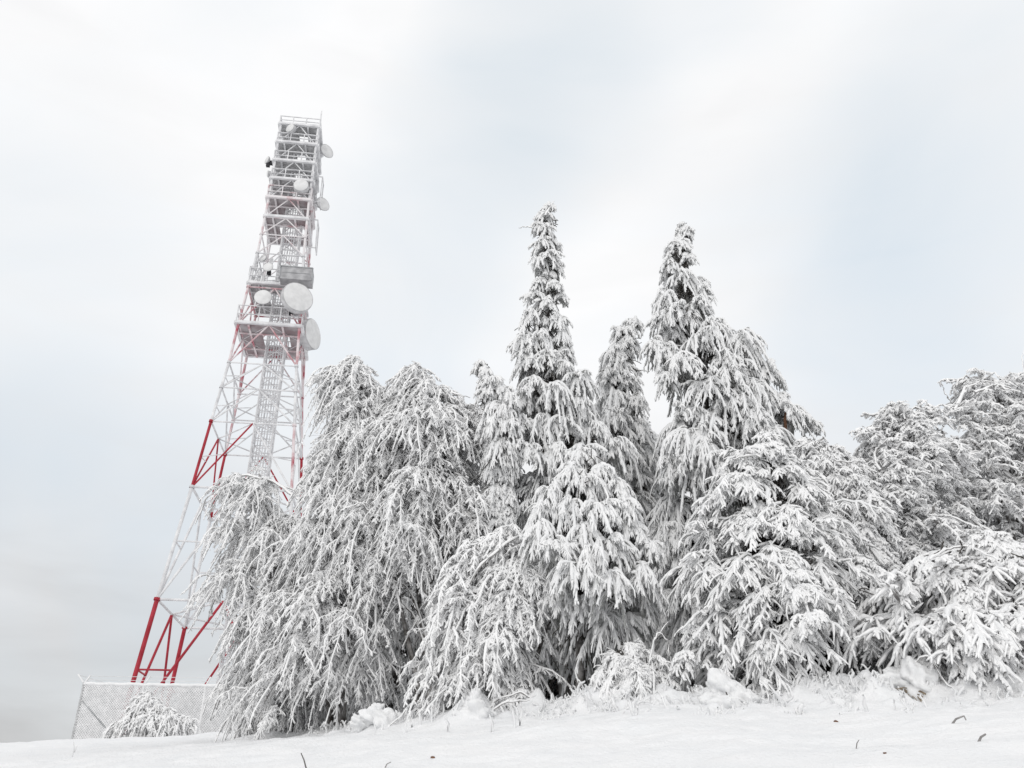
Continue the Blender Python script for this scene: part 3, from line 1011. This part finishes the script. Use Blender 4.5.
t7 = tree('pine_tree', 'broad snow laden pine with a brown snapped branch on its side', 'pine',
     [(227, 680, 688), (245, 664, 694), (258, 658, 693), (266, 664, 690), (280, 656, 714), (300, 650, 716), (316, 648, 708), (335, 642, 722), (350, 641, 752), (370, 640, 770), (385, 645, 778), (402, 652, 786), (420, 656, 800), (434, 650, 814), (448, 638, 812), (470, 632, 810), (520, 630, 800), (580, 635, 780), (650, 640, 760)],
     (685, 229), (715, 708), 17, PINE, 'rime', 12, extra=[([(682, 240), (687, 228), (690, 225)], .02)], size=(.3, .8), lobes=[(735, 376, 22), (760, 392, 22), (780, 404, 18), (755, 420, 24), (775, 436, 22), (730, 408, 26), (716, 340, 22), (745, 352, 20), (700, 440, 26), (672, 430, 20), (668, 470, 24), (715, 470, 26), (686.0, 231.2, 8.9), (678.8, 246.6, 15.4), (669.1, 264.7, 13.7), (689.3, 258.7, 10.1), (682.0, 280.9, 21.0), (704.2, 291.0, 14.1), (700.2, 307.2, 18.2), (665.8, 299.1, 16.2), (671.9, 315.2, 22.2), (657.8, 323.3, 18.2), (690.1, 319.3, 14.1), (651.7, 347.6, 15.4), (663.8, 351.6, 18.2), (718.4, 331.4, 26.3), (748.7, 345.5, 26.3), (702.2, 349.6, 28.3), (678.0, 363.7, 22.2), (770.9, 373.8, 21.0), (746.6, 373.8, 22.2), (730.5, 363.7, 20.2), (708.3, 392.0, 30.3), (665.8, 379.9, 14.5), (682.0, 416.2, 20.2), (706.2, 420.3, 20.2), (738.6, 404.1, 28.3), (758.8, 428.4, 20.2), (797.1, 416.2, 21.0), (776.9, 404.1, 18.2), (812.1, 425.1, 9.7), (682.0, 440.5, 24.2), (702.2, 452.6, 22.2), (682.0, 472.8, 26.3)])
tree('pine_tree', 'slim drooping pine squeezed between the two tallest pines', 'pine',
     [(321, 624, 639), (335, 608, 640), (352, 600, 639), (370, 593, 636), (390, 592, 642), (415, 590, 650), (450, 590, 660), (500, 590, 668), (560, 590, 670), (640, 590, 670)],
     (633, 324), (628, 708), 18.5, PINE, 'rime', 13, size=(.3, .7), lobes=[(636.8, 323.3, 9.7), (621.4, 332.2, 14.5), (630.3, 342.7, 12.9), (613.3, 351.6, 16.2), (622.2, 367.8, 18.6), (630.3, 383.9, 16.2), (608.5, 375.8, 17.0), (617.4, 400.1, 22.6), (638.4, 402.1, 14.5), (613.3, 424.3, 25.9), (635.5, 432.4, 21.0), (621.4, 452.6, 25.9)])
tree('pine_tree', 'short pine with a bent tip leaning beside the highest pine', 'pine',
     [(362, 476, 488), (375, 475, 502), (392, 478, 512), (420, 480, 518), (460, 480, 522), (520, 478, 520), (600, 475, 530)],
     (482, 364), (512, 715), 15.6, PINE, 'rime', 14, size=(.3, .6), lobes=[(485.7, 370.7, 8.0), (493.0, 383.4, 13.9), (487.5, 394.4, 12.4), (502.1, 390.8, 13.9), (498.5, 409.0, 16.4), (511.2, 399.9, 13.1), (493.0, 423.6, 16.4), (511.2, 427.2, 16.4), (503.9, 445.5, 20.1)])
# ---- front bowed trees
tree('bowed_pine', 'bowed pine in front with mop like fans of hanging frosted needles', 'pine',
     [(451, 566, 586), (465, 556, 604), (490, 538, 622), (515, 515, 645), (545, 505, 655), (575, 512, 668), (600, 530, 668), (618, 545, 660)],
     (578, 453), (580, 712), 13.4, PINE, 'rime', 15, size=(.3, .62), rs=.9, lobes=[(584.0, 456.6, 16.4), (603.5, 471.0, 16.4), (572.3, 473.7, 18.0), (546.9, 494.4, 18.0), (587.9, 486.6, 21.9), (619.2, 486.6, 16.4), (539.1, 514.0, 19.5), (568.4, 510.1, 21.5), (599.6, 514.0, 22.6), (627.0, 510.1, 21.5), (535.2, 533.5, 20.3), (634.8, 533.5, 21.5), (584.0, 537.4, 24.2), (552.8, 549.1, 21.5), (615.2, 549.1, 24.2), (652.3, 549.1, 16.4), (572.3, 576.4, 24.2), (611.3, 584.2, 21.5), (644.5, 576.4, 21.5), (595.7, 560.8, 22.6)], trunk_r=.05, extra=[([(600, 480), (608, 497), (606, 505)], .02)])
tree('spreading_spruce', 'large spruce spreading long white drooping branches low over the bank', 'spruce',
     [(437, 764, 782), (452, 735, 800), (475, 712, 812), (500, 708, 835), (530, 698, 858), (565, 682, 872), (600, 688, 880), (640, 696, 885), (675, 705, 875), (690, 715, 870)],
     (773, 440), (800, 706), 12.6, SHAG, 'birch_rime', 16, arcs=10, holes=((845, 655, 38, 30), (815, 640, 18, 18), (760, 655, 20, 14)), size=(.3, .8), rs=1.0, trunk_r=.09, dens=1.1, extra=[([(760, 455), (742, 456), (728, 462)], .025), ([(780, 450), (768, 438)], .02)])
# ---- birches
tree('weeping_birch', 'frosted birch arching far to the left in front of the mast', 'birch',
     [(474, 240, 272), (484, 220, 300), (504, 210, 325), (535, 208, 335), (580, 214, 335), (630, 224, 330), (680, 240, 320), (728, 250, 305)],
     (262, 475), (300, 730), 18.5, WEEP, 'birch_rime', 21, size=(.58, 1.1), weep=36, sweep=(-.5, -.1), stems=3, trunk_r=.07, dark='twig', rs=1.05,
     extra=[([(300, 500), (275, 482), (245, 474), (220, 482), (200, 500)], .035), ([(320, 505), (295, 490), (262, 478)], .03)])
tree('weeping_birch', 'tall frosted birch with its head bent over beside the right legs of the mast', 'birch',
     [(362, 338, 354), (376, 330, 366), (395, 330, 384), (412, 328, 396), (435, 326, 404), (470, 318, 406), (520, 300, 408), (580, 275, 408), (640, 265, 412), (700, 260, 405), (722, 270, 380)],
     (350, 370), (345, 728), 16.8, WEEP, 'birch_rime', 22, size=(.55, 1.0), weep=66, holes=((405, 635, 26, 75), (395, 560, 12, 30), (330, 690, 40, 22)), sweep=(-.15, -.2), stems=3, trunk_r=.07, dark='twig',
     extra=[([(345, 410), (330, 402), (318, 405)], .010), ([(340, 425), (322, 415), (311, 418)], .009), ([(335, 440), (318, 435), (308, 436)], .009), ([(350, 420), (332, 428), (315, 428)], .008)])
tree('weeping_birch', 'frosted birch with hanging twigs beside the short bent pine', 'birch',
     [(370, 414, 428), (382, 404, 440), (394, 396, 455), (404, 388, 478), (430, 374, 498), (470, 370, 500), (520, 366, 498), (580, 372, 495), (640, 385, 490)],
     (423, 378), (432, 718), 16.2, WEEP, 'birch_rime', 23, size=(.52, 1.0), weep=60, holes=((415, 630, 28, 80), (440, 545, 16, 40), (470, 620, 14, 40)), sweep=(.15, -.2), stems=3, trunk_r=.07, dark='twig',
     extra=[([(455, 400), (448, 392), (470, 398)], .015)])
tree('weeping_birch', 'low frosted birch bowed down onto the bank before the bowed pine', 'birch',
     [(535, 495, 540), (555, 470, 548), (590, 458, 545), (630, 450, 545), (670, 444, 540), (705, 440, 530)],
     (520, 540), (530, 712), 13.6, WEEP, 'birch_rime', 24, size=(.46, .9), weep=42, holes=((540, 640, 26, 60),), sweep=(-.6, -.3), stems=2, dark='twig', rs=1.1, trunk_r=.06,
     extra=[([(575, 530), (545, 525), (510, 540), (480, 565), (460, 600)], .03)])
tree('frosted_tree', 'tangled frosted tree with curled bare shoots at its top beside the spreading spruce', 'tree',
     [(409, 892, 925), (420, 880, 945), (440, 868, 955), (480, 862, 965), (530, 862, 975), (600, 870, 980), (650, 880, 980)],
     (908, 414), (920, 696), 15.5, TANGLE, 'birch_rime', 25, weep=60, rs=1.3, size=(.5, .9), stems=3, dark='twig',
     extra=[([(880, 440), (872, 425), (862, 430), (857, 437)], .022), ([(876, 425), (884, 421), (893, 424)], .018), ([(880, 470), (874, 455), (880, 445), (890, 438)], .03), ([(905, 420), (903, 412), (907, 404)], .018), ([(875, 460), (866, 452), (860, 445)], .015), ([(900, 415), (910, 410), (918, 412)], .02)])
tree('frosted_tree', 'rounded frosted tree at the edge of the view behind the low bush', 'tree',
     [(380, 975, 1015), (392, 958, 1040), (410, 946, 1070), (450, 942, 1090), (500, 940, 1110), (560, 935, 1110), (640, 935, 1110)],
     (1000, 384), (1020, 692), 17, TANGLE, 'birch_rime', 26, weep=60, rs=1.35, size=(.55, 1.0), stems=3, dark='twig',
     extra=[([(950, 400), (944, 392), (942, 384)], .018), ([(955, 410), (965, 388), (985, 381), (1000, 384)], .03), ([(1030, 400), (1024, 370), (1022, 358), (1024, 349)], .02), ([(975, 392), (995, 384), (1012, 388)], .03)])
tree('frosted_tree', 'small frosted tree filling the dip behind the spreading spruce', 'tree',
     [(442, 800, 830), (455, 806, 858), (480, 812, 872), (520, 815, 882), (580, 820, 885), (650, 825, 885)],
     (822, 446), (850, 700), 14.6, SHAG, 'birch_rime', 27, arcs=8, size=(.35, .75), pack=.66, stems=2, dark='twig',
     extra=[([(835, 460), (848, 462), (856, 460)], .02)])
# ---- bushes
tree('snowy_bush', 'low bush with thick snow laden branches at the edge of the bank', 'bush',
     [(546, 965, 1000), (558, 915, 1050), (580, 880, 1080), (610, 868, 1090), (650, 872, 1090), (676, 890, 1090)],
     (980, 552), (985, 690), 12.0, SHAG, 'birch_rime', 28, arcs=8, size=(.45, .9), pack=.66, sweep=(-.6, -.4), stems=4, dark='twig', rs=1.3, trunk_r=.05,
     extra=[([(930, 560), (945, 549), (968, 546), (1000, 560)], .024), ([(905, 668), (925, 655), (955, 660), (972, 690)], .016), ([(930, 658), (945, 682), (960, 694)], .014)])
tree('snowy_bush', 'small frosted bush with arching stems below the bowed pine', 'bush',
     [(644, 618, 640), (656, 604, 660), (675, 592, 676), (700, 584, 684)],
     (630, 650), (632, 710), 12.5, BIRCH, 'birch_rime', 29, size=(.25, .5), pack=.66, stems=4, dark='twig', trunk_r=.03,
     extra=[([(655, 700), (652, 650), (658, 632), (668, 640), (672, 670)], .018), ([(640, 700), (655, 640), (668, 622)], .014)])
tree('snowy_bush', 'little dome of arched frosted twigs sunk in the snow bank', 'bush',
     [(692, 505, 530), (700, 490, 542), (716, 480, 550)],
     (516, 694), (515, 718), 12.9, BIRCH, 'birch_rime', 30, size=(.2, .35), pack=.66, stems=2, dark='twig', trunk_r=.03,
     extra=[([(482, 716), (498, 698), (520, 692), (540, 702)], .02), ([(485, 718), (505, 702), (530, 700)], .018)])
tree('snowy_bush', 'frosted bush standing against the chain link fence', 'bush',
     [(696, 144, 154), (706, 130, 164), (714, 124, 180), (724, 112, 200), (738, 100, 212)],
     (149, 698), (155, 739), 33.0, WEEP, 'birch_rime', 31, size=(.36, .8), weep=26, stems=4, dark='twig', trunk_r=.05, rs=1.35, dens=.8)
# ---- second row that closes the view between the stems
for k, (cx, top, hw, Y, kind, lab) in enumerate((
        (320, 560, 55, 21.5, BIRCH, 'dim frosted birch behind the two left birches'),
        (395, 520, 62, 21, BIRCH, 'dim frosted birch glimpsed through the dark hollow'),
        (470, 500, 58, 20.5, PINE, 'dim frosted pine behind the short bent pine'),
        (555, 450, 66, 20.5, PINE, 'dim frosted pine behind the bowed pine and its stem'),
        (642, 418, 62, 21.5, PINE, 'dim frosted pine under the slim drooping pine'),
        (720, 500, 66, 20.5, PINE, 'dim frosted pine behind the broad pine'),
        (800, 505, 62, 19.5, PINE, 'dim frosted pine behind the spreading spruce'),
        (880, 500, 60, 19.5, PINE, 'dim frosted pine behind the tangled frosted tree'),
        (965, 490, 66, 21, PINE, 'dim frosted pine behind the low snow laden bush'))):
    tree('background_birch' if kind is BIRCH else 'background_pine', lab, 'birch' if kind is BIRCH else 'pine',
         [(top, cx - 8, cx + 8), (top + 40, cx - hw * .5, cx + hw * .5), (top + 110, cx - hw * .85, cx + hw * .85), (700, cx - hw, cx + hw)],
         (cx, top + 3), (cx + 3, 706), Y, kind, 'rime', 60 + k, size=(.4, 1.1), pack=.95, group='trees of the second row', dens=.5, rs=1.5, dark='twig' if kind is BIRCH else 'needles')

# snapped brown branch on the broad pine
bb = Acc()
q = np.array([at(786, 432, 16.2), at(785, 420, 16.2), at(787, 410, 16.2), at(789, 402, 16.2)])
bb.tubes(q[None], np.array([[.03, .035, .03, .008]]), 7)
bb.build('snapped_branch', 'brown', t7, True, origin=np.array(t7.location))

# ------------------------------------------------------------------ small things in the snow
rng = np.random.default_rng(77)


def lump(acc, c, rx, ry, rz, seed, K=40, n=24, m=0):
    r_ = np.random.default_rng(seed)
    th = np.linspace(0, np.pi, n); ph = 2 * np.pi * np.arange(K) / K
    d = np.stack([np.sin(th)[:, None] * np.cos(ph)[None], np.sin(th)[:, None] * np.sin(ph)[None], np.broadcast_to(np.cos(th)[:, None], (n, K))], -1)
    ks = r_.normal(size=(9, 3)) * np.array([2.2, 2.2, 2.2]); ks[4:] *= 2.4
    a = np.array([.10] * 4 + [.05] * 5)
    f = 1 + sum(a[k] * np.sin(d @ ks[k] + k * 1.7) for k in range(9))
    q3 = d * np.array([rx, ry, rz])
    f = f + .9 * vnoise(q3[..., 0] + q3[..., 2] * 1.3 + seed, q3[..., 1] - q3[..., 2] * .8, max(rx * .55, .01)) + .45 * vnoise(q3[..., 0] + seed * 3, q3[..., 2] + q3[..., 1], max(rx * .25, .006))
    V = np.asarray(c) + d * f[..., None] * np.array([rx, ry, rz])
    i = np.arange(n - 1)[:, None]; k = np.arange(K)[None]; k2 = (k + 1) % K
    q = np.stack([i * K + k, (i + 1) * K + k, (i + 1) * K + k2, i * K + k2], -1).reshape(-1, 4)
    acc.v.append(V.reshape(-1, 3)); acc.f.append(q + acc.n); acc.m.append(np.full(len(q), m, np.int32)); acc.n += n * K


def snow_clump(name, label, cat, lumps, Y, stems=(), grass=None, seed=1, base=None):
    """lumps: (px, py, radius px across, radius px up); stems: pixel polylines of bare twigs under the snow"""
    b = at(*base, Y); b[2] = gz(b[0], b[1])
    root = empty(name, b); tag(root, label, cat)
    a = Acc(); mpp = Y / FPX * 1.08
    for k, (px, py, rx, rz) in enumerate(lumps):
        lump(a, at(px, py, Y + .1 * math.sin(k * 2.1)), rx * mpp, rx * mpp * .9, rz * mpp, seed + k)
    a.build('snow_cap', 'heavy_snow', root, True, origin=b)
    if stems:
        s = Acc()
        for pts, r0 in stems:
            q = np.array([at(px, py, Y - .12) for px, py in pts])
            s.tubes(q[None], r0 * np.linspace(1, .6, len(q))[None], 6)
        s.build('stem', 'bark', root, True, origin=b)
    if grass:
        s = Acc()
        px, py, w, h = grass
        N = 70
        o = np.array([at(px + rng.uniform(-w, w), py + rng.uniform(-h, h), Y - .16) for _ in range(N)])
        d = unit(rng.normal(size=(N, 3)) * np.array([1, .5, .5]) + np.array([.6, -.3, -.3]))
        s.tubes(curve(o, d, rng.uniform(.08, .2, N), np.full(N, .5), 3, .05, rng), .006, 4)
        s.build('grass_blades', 'grass', root, True, origin=b)
    return root


snow_clump('snowy_shrub', 'small shrub bent under a cap of snow with a dark hollow', 'shrub',
           [(722, 690, 12, 13), (733, 694, 10, 9), (744, 701, 11, 9), (716, 704, 12, 10), (752, 706, 6, 6), (727, 706, 14, 9), (738, 717, 7, 4), (756, 715, 5, 5)], 11.2,
           stems=[([(730, 720), (737, 706), (745, 700)], .02), ([(733, 718), (742, 709), (752, 703)], .018), ([(728, 714), (730, 702), (726, 692)], .015)], base=(728, 712), seed=5)
snow_clump('snowy_tussock', 'snow covered tussock with brown dry grass showing underneath', 'tussock',
           [(880, 684, 13, 9), (900, 680, 16, 10), (919, 682, 13, 14), (921, 671, 7, 9), (868, 694, 9, 10), (860, 699, 7, 8), (925, 692, 11, 8), (890, 696, 9, 7), (935, 696, 8, 5)], 11.0,
           grass=(903, 694, 13, 5), base=(900, 698), seed=25)
snow_clump('snow_capped_stump', 'small upright stump capped with snow at the edge of the bank', 'stump',
           [(969, 672, 7, 9), (968, 682, 8, 8), (974, 688, 10, 6), (990, 684, 9, 4), (1000, 684, 7, 3)], 11.2,
           stems=[([(984, 684), (982, 676)], .008)], base=(970, 692), seed=45)
snow_clump('snowy_stalk', 'thick leaning stalk coated in snow on the bank', 'stalk',
           [(623, 698, 6, 7), (617, 706, 5, 6), (627, 692, 4, 5), (610, 713, 6, 6), (603, 721, 8, 8), (607, 701, 4, 4), (597, 714, 9, 8)], 11.9,
           stems=[([(606, 722), (615, 708), (626, 692)], .02)], base=(605, 722), seed=65)
snow_clump('snowy_tussock', 'pointed snow covered tussock like a little white cone', 'tussock',
           [(476, 700, 5, 9), (474, 709, 10, 9), (478, 716, 16, 9), (465, 716, 10, 7), (490, 717, 9, 6)], 12.5, base=(476, 720), seed=85)
snow_clump('snowy_tussock', 'rounded snow covered tussock in front of the dark hollow', 'tussock',
           [(379, 710, 6, 6), (374, 717, 11, 8), (386, 720, 10, 7), (396, 722, 8, 6), (360, 722, 9, 6)], 13.9, base=(378, 724), seed=105)


def twig(label, pts, px_r, up=.0, mat_='bark'):
    """a twig poking out of the snow: pixel polyline, its foot on the ground"""
    # find the ground under the first pixel
    d = ray(*pts[0]); Y = 6.5
    for _ in range(400):
        p = at(pts[0][0], pts[0][1], Y)
        if p[2] <= gz(p[0], p[1]):
            break
        Y += .03
    f = at(*pts[0], Y)
    q = np.array([at(px, py, Y - .02 * i) for i, (px, py) in enumerate(pts)])
    q[0] -= UP * .03
    a = Acc()
    r = px_r * Y / FPX
    a.tubes(q[None], (r * np.linspace(1, .6, len(q)))[None], 6)
    o = a.build('twig', mat_, None, True, origin=f)
    return tag(o, label, 'twig'), Y


for lab, pts, r in (
        ('dark forked twig lying on the snow below the stump', [(949, 724), (956, 719), (961, 717), (964, 716), (966, 720)], 1.0),
        ('short thick dark stick poking out of the snow', [(976, 742), (981, 737), (986, 734)], 1.3),
        ('thin upright stem in the snow below the snowy tussock', [(855, 749), (857, 743), (859, 740)], .6),
        ('slanting thin twig in the snow near the front edge', [(308, 770), (304, 760), (301, 753)], .8),
        ('tiny straight twig at the front edge of the snow', [(383, 768), (387, 764), (391, 762)], .6)):
    twig(lab, pts, r)
stl = []
gs = Acc()
for k, (px, py) in enumerate(((375, 735), (382, 730), (405, 733), (412, 728), (420, 725), (448, 732), (492, 732), (494, 725), (515, 728), (520, 726), (432, 722), (72, 757), (74, 753))):
    # stiff frosted grass stalks, each a thing
    Y = 6.5
    for _ in range(900):
        p = at(px, py, Y)
        if p[2] <= gz(p[0], p[1]):
            break
        Y += .03
    h = rng.uniform(.1, .24)
    q = np.stack([p - UP * .03, p + UP * h * .5 + tu * rng.normal() * .006, p + UP * h + tu * rng.normal() * .02])
    o = Acc().tubes(q[None], np.array([[.012, .014, .006]]) * rng.uniform(.8, 1.3), 5).build('grass_stalk', 'heavy_snow', None, True, origin=p)
    tag(o, 'thin frosted grass stalk standing in the smooth snow', 'grass stalk', 'frosted grass stalks in the snow')
for k, (px, py) in enumerate(((433, 758), (885, 754), (836, 722))):
    Y = 6.5
    for _ in range(900):
        p = at(px, py, Y)
        if p[2] <= gz(p[0], p[1]):
            break
        Y += .03
    a = Acc(); lump(a, p + UP * .004, .02, .02, .010, 300 + k, 10, 6)
    o = a.build('dead_leaf', 'brown', None, True, origin=p)
    tag(o, 'speck of a brown dead leaf lying on the snow', 'leaf', 'dead leaves on the snow')
# frosted grass tufts poking through the snow along the bank: far too many to count
tf = Acc()
NT = 420
px_ = rng.uniform(300, 1040, NT)
o_, d_ = [], []
for px in px_:
    Yk = np.interp(px, [k[0] for k in CREST], [k[2] for k in CREST]) + rng.normal() * .5 - .3
    c = at(px, 705, Yk)
    n_ = rng.integers(3, 9)
    for _ in range(n_):
        x, y = c[0] + rng.normal() * .07, c[1] + rng.normal() * .07
        o_.append((x, y, gz(x, y) - .02)); d_.append((rng.normal() * .45, rng.normal() * .3, 1.0))
o_, d_ = np.array(o_), unit(np.array(d_))
L_ = rng.uniform(.05, .26, len(o_)) * rng.uniform(.4, 1, len(o_))
tf.tubes(curve(o_, d_, L_, rng.uniform(0, .5, len(o_)), 4, .12, rng), prof(4, len(o_), rng.uniform(.008, .020, len(o_)), rng, .4), 5)
tag(tf.build('frosted_grass', 'heavy_snow'), 'frosted grass tufts poking out of the snow bank along the foot of the trees', 'grass', kind='stuff')
